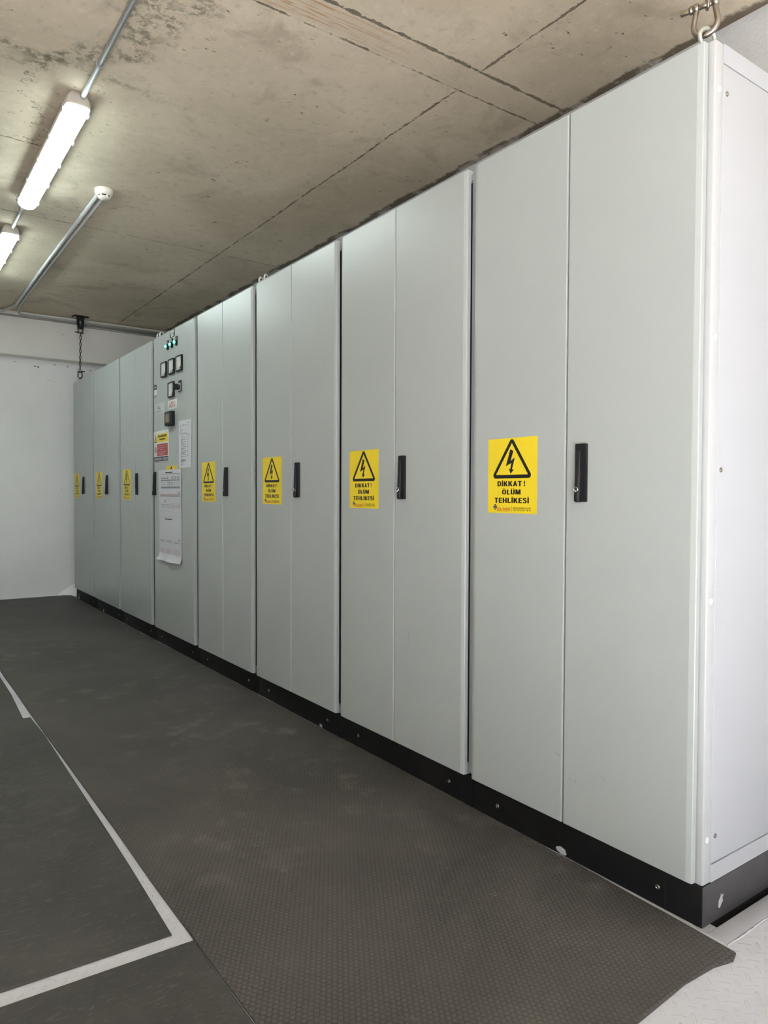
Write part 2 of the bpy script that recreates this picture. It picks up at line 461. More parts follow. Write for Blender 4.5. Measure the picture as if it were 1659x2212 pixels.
near = [(.606, .70), (1.0, .775), (1.21, .832), (1.40, .842), (1.50, .836), (1.555, .822)]
mp = left + near + right
floor_mat('rubber_mat', mp, .006, M['mat'], 'long dark studded rubber mat running along the foot of the grey cabinets')
floor_mat('rubber_mat', wavy((.20, 1.655), (.560, 1.640), 5, .001)[0:0] + [(-1.3, 1.70), (.20, 1.655), (.559, 1.640), (.568, 2.0), (.572, 2.30), (.578, 2.9), (.5825, 3.3), (.575, 3.62), (-1.3, 3.66)], .0055, M['mat2'],
          'dark ribbed rubber mat with the white floor strip showing along its front edge')
floor_mat('rubber_mat', [(-1.3, .30), (.603, .30), (.6015, .9), (.5955, 1.30), (.593, 1.590), (.20, 1.605), (-1.3, 1.635)], .0045, M['mat2'],
          'dark rubber mat in the bottom left corner, nearest the viewer')
floor_mat('rubber_mat', [(-1.3, 3.664), (.545, 3.626), (.562, 4.1), (.566, 4.9), (.566, 6.0), (-1.3, 6.0)], .004, M['mat2'],
          'dark rubber mat at the left edge, its front tucked under the ribbed mat', 0)

# ------------------------------------------------------------------ shared cabinet parts
def bold(b, body, x0, y0, x1, y1, z, m):
    """heavy condensed capitals drawn as polygons; cap height y0..y1"""
    S = .27
    def bowl(w, a0, a1, y_0=0.0, y_1=1.0, x_0=0.0):
        o, i = [], []; n = 20; cx, cy = x_0 + w / 2, (y_0 + y_1) / 2; rx, ry = w / 2, (y_1 - y_0) / 2
        for k in range(n + 1):
            t = math.radians(a0 + (a1 - a0) * k / n); c, s = math.cos(t), math.sin(t)
            e = .72
            c2, s2 = math.copysign(abs(c) ** e, c), math.copysign(abs(s) ** e, s)
            o.append((cx + rx * c2, cy + ry * s2)); i.append((cx + (rx - S) * c2, cy + (ry - .17) * s2))
        return [[o[k], o[k + 1], i[k + 1], i[k]] for k in range(n)]
    rc = lambda a, b_, c, d: [(a, b_), (c, b_), (c, d), (a, d)]
    dots = lambda w: [rc(w / 2 - .25, 1.08, w / 2 - .07, 1.22), rc(w / 2 + .07, 1.08, w / 2 + .25, 1.22)]
    ess = [(.62, .80), (.55, .88), (.42, .915), (.26, .915), (.15, .85), (.135, .74), (.20, .64), (.36, .555), (.50, .49), (.59, .39), (.595, .25), (.53, .14), (.40, .085), (.24, .085), (.13, .14), (.08, .23)]
    def ribbon(p, t):
        out = []
        for k in range(len(p)):
            a = Vector(p[max(k - 1, 0)]); c = Vector(p[min(k + 1, len(p) - 1)]); d = (c - a).normalized()
            wgt = t * (.62 + .38 * abs(d.y)); nn = Vector((-d.y, d.x)) * wgt; q = Vector(p[k]); out.append((tuple(q + nn), tuple(q - nn)))
        return [[out[k][0], out[k + 1][0], out[k + 1][1], out[k][1]] for k in range(len(out) - 1)]
    G = {'T': (.70, [rc(0, .82, .70, 1), rc(.215, 0, .485, .83)]),
         'E': (.62, [rc(0, 0, S, 1), rc(S - .01, .82, .61, 1), rc(S - .01, .42, .57, .59), rc(S - .01, 0, .62, .18)]),
         'H': (.74, [rc(0, 0, S, 1), rc(.74 - S, 0, .74, 1), rc(S - .01, .41, .74 - S + .01, .60)]),
         'L': (.60, [rc(0, 0, S, 1), rc(S - .01, 0, .60, .18)]),
         'İ': (S, [rc(0, 0, S, 1), rc(.03, 1.07, S - .03, 1.21)]),
         'K': (.76, [rc(0, 0, S, 1), [(S - .02, .30), (S + .20, .56), (.73, 1), (.44, 1), (S - .02, .62)], [(.25, .50), (.45, .72), (.78, 0), (.47, 0)]]),
         'A': (.78, [[(0, 0), (.27, 0), (.50, 1), (.26, 1)], [(.78, 0), (.51, 0), (.28, 1), (.52, 1)], rc(.18, .20, .60, .37)]),
         'D': (.72, [rc(0, 0, S, 1), rc(S - .01, .83, .38, 1), rc(S - .01, 0, .38, .17)] + bowl(.72, -90, 90)),
         'M': (.92, [rc(0, 0, .24, 1), rc(.68, 0, .92, 1), [(.0, 1), (.32, 1), (.575, .02), (.345, .02)], [(.92, 1), (.60, 1), (.345, .02), (.575, .02)]]),
         'S': (.70, ribbon(ess, .135)),
         'Ö': (.76, bowl(.76, 0, 360) + dots(.76)),
         'Ü': (.74, [rc(0, .36, S, 1), rc(.74 - S, .36, .74, 1)] + bowl(.74, 180, 360, 0, .74) + dots(.74)),
         '!': (S, [[(.03, 1), (.06, .30), (.21, .30), (.24, 1)], rc(.02, 0, .25, .20)]), ' ': (.14, [])}
    gap = .11; tot = sum(G[c][0] for c in body) + gap * (len(body) - 1); sx = (x1 - x0) / tot; sy = y1 - y0; x = 0
    for c in body:
        for p in G[c][1]: b.faces([(x0 + (x + q[0]) * sx, y0 + q[1] * sy, z) for q in p], [list(range(len(p)))], m)
        x += G[c][0] + gap
def sticker_mesh():
    b = B(); w, h = .206, .231; X = lambda u: (u - .5) * w; Y = lambda v: (.5 - v) * h
    b.prism(rrect(-w / 2, -h / 2, w / 2, h / 2, .002, 2), 0, .0006, M['yellow'])
    z = .0009
    tri = [(X(.5), Y(-.014)), (X(.075), Y(.535)), (X(.925), Y(.535))]
    o = rtri(tri, .0095); cx, cy = X(.5), Y(.34)
    tin = [(X(.5), Y(.068)), (X(.172), Y(.487)), (X(.828), Y(.487))]
    i = rtri(tin, .0012)
    b.ring(o, i, .0006, z, M['ink'])
    bolt = [(497, 283), (537, 305), (500, 435), (555, 390), (520, 545), (548, 540), (503, 600), (478, 528), (497, 540), (512, 460), (440, 503)]
    bp = [(X((u - 208) / 632 + .012), Y(.014 + (v - (178 - (u - 208) * .087)) / (935 + (u - 208) * .122))) for u, v in bolt]
    b.prism(bp[::-1], .0006, z, M['ink'])
    bold(b, 'DİKKAT !', X(.205), Y(.640), X(.775), Y(.572), z, M['ink'])
    bold(b, 'ÖLÜM', X(.305), Y(.750), X(.685), Y(.682), z, M['ink'])
    bold(b, 'TEHLİKESİ', X(.145), Y(.862), X(.850), Y(.793), z, M['ink'])
    dx, dy = X(.160), Y(.918)
    b.prism([(dx, dy - .0098), (dx + .0094, dy), (dx, dy + .0098), (dx - .0094, dy)], .0006, z, M['ink'])
    b.ring(circ(dx, dy, .0052), circ(dx, dy, .0042), z, z + .0002, M['white'])
    b.prism([(dx - .0018, dy - .003), (dx + .0018, dy - .003), (dx, dy + .0032)], z, z + .0002, M['logoblue'])
    b.text('GÜL PANO', X(.195), Y(.958), X(.480), Y(.927), z + .0003, M['redtext'], .02)
    b.quad(X(.20), Y(.972), X(.47), Y(.966), z, M['redtext'])
    b.quad(X(.505), Y(.976), X(.5085), Y(.900), z, M['ink'])
    b.text('www.gulpano.com', X(.530), Y(.936), X(.885), Y(.913), z, M['ink'], .012)
    b.text('Tel: 0216 661 18 18', X(.530), Y(.966), X(.885), Y(.944), z, M['ink'], .012)
    return b.mesh('warning_sticker')
ME_ST = sticker_mesh()
def handle_meshes():
    b = B()
    b.prism(rrect(-.0185, -.080, .0185, .080, .003), -.001, .008, M['black'])
    b.prism(rrect(-.0165, -.078, .0165, .078, .003), .008, .0105, M['black'])
    b.prism(rrect(-.0155, -.055, .0085, .062, .011, 8), .0105, .0125, M['black'])
    ha = b.mesh('handle')
    b = B(); prof = [(.0605, .0115, .013), (.058, .0115, .0145), (.03, .0115, .0155), (-.03, .0115, .0180), (-.062, .0115, .0205), (-.077, .0115, .0208), (-.081, .012, .017)]
    n = 9; vs = []; fs = []
    for (y, z0, z1) in prof:
        hw = .0092 if y not in (.0605, -.081) else .006
        for k in range(n):
            a = PI * k / (n - 1); vs.append((-.006 + hw * math.cos(a), y, z0 - .004 + (z1 - z0 + .004) * (math.sin(a) ** .45)))
    for i in range(len(prof) - 1):
        for k in range(n - 1): fs.append([i * n + k, i * n + k + 1, (i + 1) * n + k + 1, (i + 1) * n + k])
        fs.append([i * n + n - 1, i * n, (i + 1) * n, (i + 1) * n + n - 1])
    fs += [list(range(n)), [(len(prof) - 1) * n + k for k in range(n)]]
    b.faces(vs, fs, M['black'], True); le = b.mesh('lever')
    b = B(); b.lathe([(.0082, 0), (.0082, .0022), (.0074, .0030), (.0052, .0030), (.005, .0024), (.001, .0024)], M['chrome'], 24)
    b.box((-.0036, -.0016, .002), (.0036, .0012, .0029), M['ink'])
    return ha, le, b.mesh('lock_cylinder')
ME_H, ME_L, ME_K = handle_meshes()
b = B(); b.lathe([(.0072, 0), (.0072, .0016), (.0058, .0032), (.0034, .0034), (.0032, .0014), (.0006, .0014)], M['steel'], 16); ME_SCREW = b.mesh('screw')
b = B(); b.lathe([(.0085, 0), (.0085, .0012), (.0068, .0026), (.0005, .0030)], M['white'], 20); ME_CAP = b.mesh('plug_cap')
def eyebolt_mesh(mat, R=.021, r=.0058):
    b = B(); b.lathe([(.014, -.002), (.014, .004), (.010, .007), (.009, .012)], mat, 16)
    b.tube([(R * math.cos(2 * PI * k / 28), 0, .010 + R + R * math.sin(2 * PI * k / 28)) for k in range(28)], r, mat, 10, True)
    return b.mesh('eyebolt')
ME_EYE_W = eyebolt_mesh(M['eyewhite'], .019, .005); ME_EYE_Z = eyebolt_mesh(M['zinc'], .0225, .0050)

def door_mesh(y0, y1, ch0, ch1, holes=None):
    """folded sheet door: local x = -Y (0 at near edge y0), outer vertical edges chamfered"""
    w = y1 - y0; t = .020; h0, h1 = ZD0, ZD1
    c = .0045; d = .016
    # profile in (y, depth) from the front inwards, near edge first
    pr = []
    if ch0: pr += [(y0 + .0015, t), (y0, t - .001), (y0, c + .001), (y0 + .002, c - .0008), (y0 + d - .002, .0002), (y0 + d, 0)]
    else: pr += [(y0, t), (y0, .0026), (y0 + .0008, .0008), (y0 + .0026, 0)]
    if ch1: pr += [(y1 - d, 0), (y1 - d + .002, .0002), (y1 - .002, c - .0008), (y1, c + .001), (y1, t)]
    else: pr += [(y1 - .0018, 0), (y1 - .0006, .0005), (y1, .0016), (y1, t)]
    ym = (y0 + y1) / 2; n = len(pr)
    b = B(); vs, fs = [], []
    for z, ins in ((h0, .0022), (h0 + .0022, 0), (h1 - .0022, 0), (h1, .0022)):
        for (y, x) in pr: vs.append((max(x, ins if x < ins else x), y - ym, z - h0))
    for i in range(3):
        for k in range(n - 1): fs.append([i * n + k, i * n + k + 1, (i + 1) * n + k + 1, (i + 1) * n + k])
        fs.append([i * n + n - 1, i * n, (i + 1) * n, (i + 1) * n + n - 1])
    fs += [list(range(n)), [3 * n + k for k in range(n)]]
    b.faces(vs, fs, M['paint'])
    # rubber seal seen in the joint behind the sheet
    b.box((t, -w / 2 + .012, .010), (t + .0035, w / 2 - .012, 1.990), M['rubber'])
    return b, ym

DEPTH = .60
CABS = [  # frame y0,y1, door splits, eyebolt ys
    (.931, 1.738, [(.9465, 1.3400), (1.3440, 1.7270)], 'pale grey double-door electrical cabinet at the near end, its lit white side panel showing'),
    (1.745, 2.552, [(1.7640, 2.1545), (2.1580, 2.5390)], 'pale grey double-door electrical cabinet second in the row from the near corner'),
    (2.559, 3.366, [(2.5760, 2.9705), (2.9740, 3.3540)], 'pale grey double-door electrical cabinet with lamp glare on its top, between second and fourth units'),
    (3.373, 4.180, [(3.3960, 3.7785), (3.7815, 4.1680)], 'pale grey double-door electrical cabinet just to the right of the meter cabinet'),
    (4.190, 5.015, [(4.2160, 4.9930)], 'single-door grey cabinet fitted with dial meters, green lamps and an ADP-2 plate'),
    (5.022, 5.842, [(5.0530, 5.4230), (5.4255, 5.8270)], 'grey-green double-door electrical cabinet just to the left of the meter cabinet'),
    (5.850, 6.682, [(5.8700, 6.2860), (6.2880, 6.6720)], 'grey-green double-door electrical cabinet second from the back wall'),
    (6.690, 7.478, [(6.7080, 7.0900), (7.0920, 7.4550)], 'grey-green double-door electrical cabinet touching the back wall, chain above its corner'),
]
HANDLE_Y = [1.284, 2.104, 2.906, 3.722, 4.957, 5.378, 6.209, 7.031]
STICK_Y = [1.551, 2.363, 3.170, 3.986, 4.625, 5.644, 6.479, 7.308]
cabs = []
for i, (f0, f1, doors, label) in enumerate(CABS):
    ym = (f0 + f1) / 2
    c = empty('electrical_cabinet', (XF, ym, 0), label, 'cabinet', 'electrical cabinets in the row'); cabs.append(c)
    # frame: carcass with four proud posts and recessed middle
    b = B(); z0, z1 = .102, 2.115; x1 = XF + DEPTH
    b.box((XF + .012, f0 + .004, z0 + .004), (x1, f1 - .004, z1 - .004), M['side'])
    for ya, yb in ((f0, f0 + .036), (f1 - .036, f1)):
        for xa, xb in ((XF, XF + .042), (x1 - .042, x1)):
            back = .018 if xa == XF and not (i == 0 and ya == f0) else 0
            b.box((xa + back, ya, z0), (xb, yb, z1), M['frame'], .004, 2)
    for za, zb in ((z0, z0 + .04), (z1 - .04, z1)):
        b.box((XF + .004, f0 + .03, za), (XF + .03, f1 - .03, zb), M['frame'])
    b.box((XF + .009, f0 + .03, z0 + .03), (XF + .013, f1 - .03, z1 - .03), M['rubber'])
    b.build('frame', c)
    # plinth
    b = B(); b.box((XF + (.0 if i % 2 == 0 else .0012), f0 + (.0 if i == 0 else .001), .0005), (x1, f1, .1015), M['plinth'], .0015)
    if i == 0:
        b.box((XF + .001, f0 - .0012, .001), (x1, f0 + .001, .101), M['plinth_side'])
        b.box((XF - .0008, f0 + .098, .001), (XF + .001, f0 + .0995, .101), M['rubber'])
        b.prism([(.083, .030), (.090, .026), (.096, .034), (.104, .040), (.101, .050), (.108, .056), (.098, .056), (.096, .062), (.091, .052), (.084, .046)], 0, .0004, M['chip'],
                Matrix(((1, 0, 0, XF - .012), (0, 0, -1, f0 - .0013), (0, 1, 0, 0), (0, 0, 0, 1))))
    chips = {0: [(1.36, .022, .02)], 2: [(2.735, .018, .012)], 6: [(6.45, .02, .03)], 7: [(7.38, .03, .03)]}.get(i, [])
    for (cy, cw, chh) in chips:
        pts = [(cy + cw * random.uniform(.6, 1.2) * math.cos(2 * PI * k / 9), .003 + chh * .5 + chh * .6 * random.uniform(.6, 1.1) * math.sin(2 * PI * k / 9)) for k in range(9)]
        b.faces([(XF - .0006, y, max(.002, z)) for y, z in pts], [list(range(9))], M['chip'])
    pl = b.build('plinth', c)
    for sy in ((f0 + .119, f1 - .114) if i != 1 else (f0 + .117, f1 - .119)):
        link(bpy.data.objects.new('screw', ME_SCREW), pl, front(sy, .049, XF - .0004 + (.0012 if i % 2 else 0)))
    if len(doors) == 2 and i < 4: doors = [(doors[0][0], doors[0][1] - .0015), (doors[1][0] + .0012, doors[1][1])]
    for k, (y0, y1) in enumerate(doors):
        last = k == len(doors) - 1
        db, dm = door_mesh(y0, y1, k == 0, last)
        if not last:
            db.box((.006, (y1 - dm) - .0005, .052), (.016, (y1 - dm) + .0035, .066), M['rubber'])
            db.box((.006, (y1 - dm) - .0005, 1.945), (.016, (y1 - dm) + .0035, 1.957), M['rubber'])
        if i == 0:    # scuffs and scratches
            sc = [(1.320, .245, 1.308, .2435), (1.30, .243, 1.292, .240), (1.215, .29, 1.19, .27)] if k == 0 else [(1.375, .305, 1.349, .303), (1.362, .300, 1.349, .297)]
            for (ya, za, yb, zb) in sc:
                n = Vector((0, zb - za, -(yb - ya))).normalized() * (.0006 if (ya - yb) > .02 else .0012)
                db.faces([(-.0002, ya - dm - n.y, za - ZD0 - n.z), (-.0002, ya - dm + n.y, za - ZD0 + n.z), (-.0002, yb - dm + n.y * .4, zb - ZD0 + n.z * .4), (-.0002, yb - dm - n.y * .4, zb - ZD0 - n.z * .4)], [[0, 1, 2, 3]], M['grey'])
        if i == 1 and k == 0:
            db.faces([(-.0002, 2.067 - dm, .50 - ZD0), (-.0002, 2.0685 - dm, .50 - ZD0), (-.0002, 2.0615 - dm, .56 - ZD0), (-.0002, 2.0605 - dm, .56 - ZD0)], [[0, 1, 2, 3]], M['grey'])
        db.build('door', c, T(XD, dm, ZD0))
    hz = 1.107 + .0006 * i
    hm = front(HANDLE_Y[i], hz)
    h = link(bpy.data.objects.new('handle', ME_H), c, hm)
    tilt = math.radians(5) if i == 5 else 0
    lm = hm @ T(0, .06, .0125) @ Matrix.Rotation(tilt, 4, 'X') @ T(0, -.06, -.0125)
    link(bpy.data.objects.new('lever', ME_L), h, lm)
    link(bpy.data.objects.new('lock_cylinder', ME_K), h, lm @ T(-.0055, -.046, .0185))
    rz = Matrix.Rotation(math.radians([0, .2, -.3, .6, .3, -.2, .3, -.4][i]), 4, 'Z')
    link(bpy.data.objects.new('warning_sticker', ME_ST), c, front(STICK_Y[i], 1.104 if i < 2 else 1.108 + (.003 if i == 3 else 0), XD - .0002) @ rz)
# lifting eyes on the roof corners
def eye(i, me, y, rot, x=1.645): return link(bpy.data.objects.new('eyebolt', me), cabs[i], T(x, y, 2.1155) @ Matrix.Rotation(math.radians(rot), 4, 'Z'))
eye(0, ME_EYE_Z, .972, -15); eye(7, ME_EYE_Z, 7.425, 40)
eye(2, ME_EYE_W, 3.345, 30); eye(3, ME_EYE_W, 3.405, 30); eye(4, ME_EYE_W, 4.975, 25); eye(5, ME_EYE_W, 5.050, 45)
eye(0, ME_EYE_W, 1.700, 60, XF + DEPTH - .04); eye(7, ME_EYE_W, 6.73, 60, XF + DEPTH - .04)
# near side panel
f0 = .931
b = B(); b.box((1.645, f0 - .0016, .150), (XF + DEPTH - .033, f0 + .004, 2.066), M['side'], .0012)
sp = b.build('side_panel', cabs[0], T(0, 0, 0))
for za, zb in ((.102, .1455), (2.070, 2.115)):
    B().box((XF + .036, f0 - .0006, za), (XF + DEPTH - .033, f0 + .004, zb), M['side']).build('side_rail', cabs[0])
SIDE = lambda x, z, y=f0: T(x, y, z) @ Matrix.Rotation(PI / 2, 4, 'X')
for z in (2.003, 1.424, .793, .212): link(bpy.data.objects.new('plug_cap', ME_CAP), cabs[0], SIDE(1.6285, z, f0 - .0002))
for x, z in ((1.661, 2.001), (1.661, 1.108), (1.661, .215)): link(bpy.data.objects.new('screw', ME_SCREW), sp, SIDE(x, z, f0 - .0016) @ Matrix.Scale(.8, 4))

# ------------------------------------------------------------------ meter cabinet fittings
mc = cabs[4]
def meter(y, z, volt=False):
    w = .052
    b = B(); b.ring(rrect(-w, -.049, w, .049, .004, 3), rrect(-w + .009, -.041, w - .006, .042, .002, 3), -.001, .013, M['black'])
    b.quad(-w + .005, -.045, w - .005, .045, .004, M['black'])
    o = b.build('voltmeter' if volt else 'ammeter', mc, front(y, z))
    b = B(); b.quad(-w + .009, -.041, w - .006, .042, .0095, M['dial'])
    for k in range(11):
        a = math.radians(90 + 9 * k); c0, s0 = math.cos(a), math.sin(a); p = Vector((.034, -.031))
        r0, r1 = (.056, .062) if k % 5 == 0 else (.058, .062)
        nx, ny = -s0 * .0006, c0 * .0006
        b.faces([(p.x + c0 * r0 + nx, p.y + s0 * r0 + ny, .0099), (p.x + c0 * r0 - nx, p.y + s0 * r0 - ny, .0099), (p.x + c0 * r1 - nx, p.y + s0 * r1 - ny, .0099), (p.x + c0 * r1 + nx, p.y + s0 * r1 + ny, .0099)], [[0, 1, 2, 3]], M['grey'])
    b.quad(-.030, .033, .020, .0355, .0098, M['pale'])
    b.text('V' if volt else 'A', -.022, .012, -.014, .023, .0098, M['grey'])
    b.prism(circ(.036, -.032, .010, 16), .0096, .0115, M['black'])
    b.quad(-.014, -.0325, .030, -.0295, .0102, M['ink'])
    b.build('dial', o, front(y, z))
    b = B()
    if volt: b.faces([(.034, -.026, .011), (.030, -.026, .011), (.016, .030, .011), (.0175, .031, .011)], [[0, 1, 2, 3]], M['ink'])
    else: b.faces([(.030, -.033, .011), (.030, -.030, .011), (-.028, -.0305, .011), (-.028, -.0318, .011)], [[0, 1, 2, 3]], M['ink'])
    b.build('needle', o, front(y, z))
meter(4.751, 1.868); meter(4.602, 1.868); meter(4.457, 1.868); meter(4.608, 1.718, True)
for y in (4.681, 4.600, 4.515):
    b = B(); b.prism(rrect(-.0145, -.030, .0145, .030, .003, 3), -.001, .005, M['black'])
    b.lathe([(.0142, .005), (.0142, .012), (.0125, .0135)], M['black'], 20, T(0, -.010, 0))
    b.quad(-.009, .010, .009, .021, .0053, M['grey'])
    o = b.build('indicator_lamp', mc, front(y, 2.019))
    b = B(); b.lathe([(.0108, 0), (.0108, .005), (.009, .010), (.005, .0125), (.0008, .0133)], M['green'], 20)
    tag(b.build('lens', o, front(y, 2.009) @ T(0, 0, .0132)), 'lit green lens')
b = B(); b.box((-.044, -.024, -.0005), (.044, .024, .0022), M['ink'], .0008)
b.quad(-.034, .002, .034, .019, .0026, M['white']); b.quad(-.022, -.020, .026, -.003, .0026, M['white'])
for k in range(7): b.quad(-.028 + .008 * k, .006, -.0235 + .008 * k, .014, .0029, M['grey'])
for k in range(4): b.quad(-.013 + .008 * k, -.016, -.0085 + .008 * k, -.008, .0029, M['grey'])
b.build('nameplate', mc, front(4.598, 2.081))
# selector switch
b = B(); b.prism(rrect(-.026, -.028, .026, .028, .004, 3), -.001, .006, M['black']); b.prism(rrect(-.0225, -.0245, .0225, .0245, .003, 3), .006, .0066, M['silver'])
b.prism(rrect(-.021, .028, .021, .043, .002, 3), -.001, .004, M['black'])
sw = b.build('selector_switch', mc, front(4.455, 1.717))
b = B(); b.lathe([(.0165, 0), (.0165, .010), (.012, .017)], M['black'], 20); b.prism(rrect(-.005, -.019, .005, .019, .004, 3), .010, .034, M['black'])
b.build('knob', sw, front(4.455, 1.717, XD - .0066))
# small stack of labels at the far edge
b = B(); b.box((-.025, .0, -.0004), (.025, .0335, .0007), M['ink']); b.quad(-.010, .010, .012, .020, .0011, M['white'])
b.box((-.024, -.037, -.0004), (.024, -.0005, .0007), M['white']); b.box((-.024, -.053, -.0004), (.020, -.0385, .0007), M['grey']); b.quad(-.016, -.049, .012, -.043, .0011, M['pale'])
b.build('marker_label', mc, front(4.945, 1.756))
# service sticker (its code square is left out)
b = B(); b.box((-.0885, -.0335, -.0004), (.0885, .0335, .0006), M['silver'])
b.faces([(-.070, .004, .001), (-.064, -.012, .001), (-.058, -.010, .001), (-.062, .006, .001), (-.056, .020, .001), (-.066, .024, .001)], [[0, 1, 2, 3, 4, 5]], M['grey'])
b.quad(-.050, .008, -.018, .016, .001, M['grey']); b.quad(-.046, -.004, .004, .004, .001, M['grey'])
b.quad(-.078, -.019, .018, -.0155, .001, M['grey']); b.quad(-.078, -.024, .018, -.0208, .001, M['grey']); b.quad(-.078, -.031, -.03, -.028, .001, M['pale']); b.quad(-.012, -.031, .018, -.028, .001, M['pale'])
b.build('service_sticker', mc, front(4.846, 1.6205))
b = B(); b.box((-.0835, -.030, -.0004), (.0835, .030, .001), M['white'], .0005); b.text('ADP-2', -.056, -.017, .060, .017, .0014, M['redtext'], .004)
tag(b.build('nameplate', mc, front(4.6045, 1.6225)), 'white plate lettered ADP-2 in red')
# digital power meter
b = B(); b.box((-.062, -.0475, -.001), (.062, .0475, .009), M['black'], .002); b.box((-.060, -.046, .009), (.060, .046, .030), M['black'], .004)
b.quad(-.048, .034, -.036, .038, .0304, M['grey']); b.quad(-.028, .034, .0, .037, .0304, M['grey'])
for k in range(4): b.box((-.046 + .024 * k, -.040, .030), (-.030 + .024 * k, -.033, .0315), M['black'], .0006)
pm = b.build('power_meter', mc, front(4.618, 1.530))
b = B(); b.box((-.046, -.026, .029), (.046, .030, .0306), M['lcd'], .0004); b.build('screen', pm, front(4.618, 1.530))
# papers and sign hung on the meter cabinet: things of their own
b = B(); b.box((-.150, -.1055, 0), (.150, .1055, .0028), M['white'], .0006); z = .0031
b.prism(rrect(-.083, .030, .138, .086, .003, 3), .0028, z, M['yellow'])
for r, (xa, xb, ya, yb) in enumerate(((-.060, .112, .062, .077), (-.030, .085, .043, .053))):
    x = xa
    while x < xb:
        wd = random.uniform(.004, .009)
        if random.random() > .14: b.quad(x, ya, x + wd * .72, yb, z + .0003, M['ink'])
        x += wd
tb = [(-.112, .085), (-.140, .030), (-.092, .030)]
b.ring(rtri(tb, .003), rtri([(-.1135, .072), (-.131, .036), (-.098, .036)], .001), .0028, z, M['ink']); b.prism(rtri([(-.1135, .072), (-.131, .036), (-.098, .036)], .001), .0028, z - .0001, M['yellow'])
b.faces([(-.116, .058, z + .0003), (-.111, .058, z + .0003), (-.109, .050, z + .0003), (-.114, .038, z + .0003), (-.117, .048, z + .0003)], [[0, 1, 2, 3, 4]], M['ink'])
b.prism(rrect(-.083, -.064, .138, .018, .006, 4), .0028, z, M['red'])
for yy, xa, xb in ((.006, -.066, .126), (-.009, -.072, .130), (-.022, -.02, .046), (-.037, -.05, .110), (-.049, -.06, .090), (-.058, -.02, .05)):
    x = xa
    while x < xb:
        wd = random.uniform(.006, .022); b.quad(x, yy - .0022, min(xb, x + wd * .8), yy + .0022, z + .0003, M['pink']); x += wd
b.ring(circ(-.116, -.020, .021), circ(-.116, -.020, .0165), .0028, z, M['red']); b.prism(rrect(-.122, -.034, -.110, -.008, .004, 3), .0028, z, M['ink'])
b.faces([(-.130, -.0065, z + .0003), (-.127, -.0045, z + .0003), (-.102, -.0335, z + .0003), (-.105, -.0355, z + .0003)], [[0, 1, 2, 3]], M['red'])
b.prism(rrect(-.148, -.100, .148, -.069, .001, 2), .0028, z, M['blue'])
x = -.138
while x < .136:
    wd = random.uniform(.006, .011)
    if random.random() > .16: b.quad(x, -.0925, x + wd * .66, -.0765, z + .0003, M['pale'])
    x += wd
tag(b.build('safety_sign', None, front(4.824, 1.360, XD - .0004)), 'small safety sign with yellow, red and blue panels on the meter cabinet door', 'sign')

def sheet(name, w, h, mw, label, drawfn, curl=0.0, group=None):
    nx, nz = 10, 10; b = B(); vs = []
    bend = lambda x, y: .0012 + curl * max(0, (-y / h + .5) - .86) ** 2 * 40 * (.4 + .6 * math.sin(x / w * 5 + 1.2) ** 2)
    for j in range(nz + 1):
        for k in range(nx + 1):
            x = -w / 2 + w * k / nx; y = -h / 2 + h * j / nz; vs.append((x, y, bend(x, y)))
    fs = [[j * (nx + 1) + k, j * (nx + 1) + k + 1, (j + 1) * (nx + 1) + k + 1, (j + 1) * (nx + 1) + k] for j in range(nz) for k in range(nx)]
    nv = len(vs); vs += [(x, y, z - .0006) for x, y, z in vs]
    fs += [[nv + v for v in f[::-1]] for f in fs]
    b.faces(vs, fs, M['paper'], True)
    drawfn(b, lambda x0, y0, x1, y1, m: b.faces([(x0, y0, bend(x0, y0) + .0006), (x1, y0, bend(x1, y0) + .0006), (x1, y1, bend(x1, y1) + .0006), (x0, y1, bend(x0, y1) + .0006)], [[0, 1, 2, 3]], m))
    return tag(b.build(name, None, mw), label, 'paper sheet', group)
def bars(q, x0, x1, y, h, m, wmin, wmax, gap=.25):
    x = x0
    while x < x1 - wmin * .5:
        wd = random.uniform(wmin, wmax); q(x, y - h / 2, min(x1, x + wd * (1 - gap)), y + h / 2, m); x += wd
def draw_list(b, q):
    K = M['grey']; q(-.095, .138, -.075, .1385, M['pale'])
    q(-.086, .112, -.080, .122, K); q(-.082, .104, -.077, .114, K); bars(q, -.055, .025, .118, .005, K, .01, .02)
    q(.040, .100, .0405, .136, M['pale'])
    for k in range(5): q(.044, .108 + .006 * k, .044 + random.uniform(.008, .02), .110 + .006 * k, K)
    bars(q, .066, .088, .130, .004, K, .005, .01); bars(q, .070, .086, .110, .003, K, .005, .01)
    q(-.088, .098, .090, .0985, M['pale'])
    bars(q, -.086, -.046, .090, .005, K, .006, .012); bars(q, -.086, -.036, .083, .003, M['pale'], .006, .012); q(-.086, .072, -.072, .076, K)
    bars(q, -.088, .040, .066, .004, K, .012, .025, .15)
    bars(q, -.066, -.03, .055, .004, K, .01, .02); q(.038, .05, .048, .06, K); q(.062, .054, .082, .059, K); q(-.088, .048, .090, .0485, M['pale'])
    y = .038
    for r in range(10):
        bars(q, -.068, .020 + random.uniform(-.012, .01), y, .0035, K, .014, .03, .12)
        if r in (1, 2, 3, 5, 7, 9): bars(q, -.068, random.uniform(-.05, .01), y - .0055, .0035, K, .014, .03, .12)
        q(.036, y - .001, .052, y + .003, K); q(.070, y, .077, y + .0025, K)
        y -= .0148 if r in (1, 2, 3, 5, 7, 9) else .0105
    for k in range(5): bars(q, -.070, .016 if k < 4 else -.03, y - .004 - .0045 * k, .003, K, .02, .04, .1)
    bars(q, -.070, .006, y - .034, .003, K, .02, .04, .1); bars(q, -.070, -.03, y - .039, .003, K, .02, .04, .1); q(-.088, y - .046, .08, y - .0455, M['pale'])
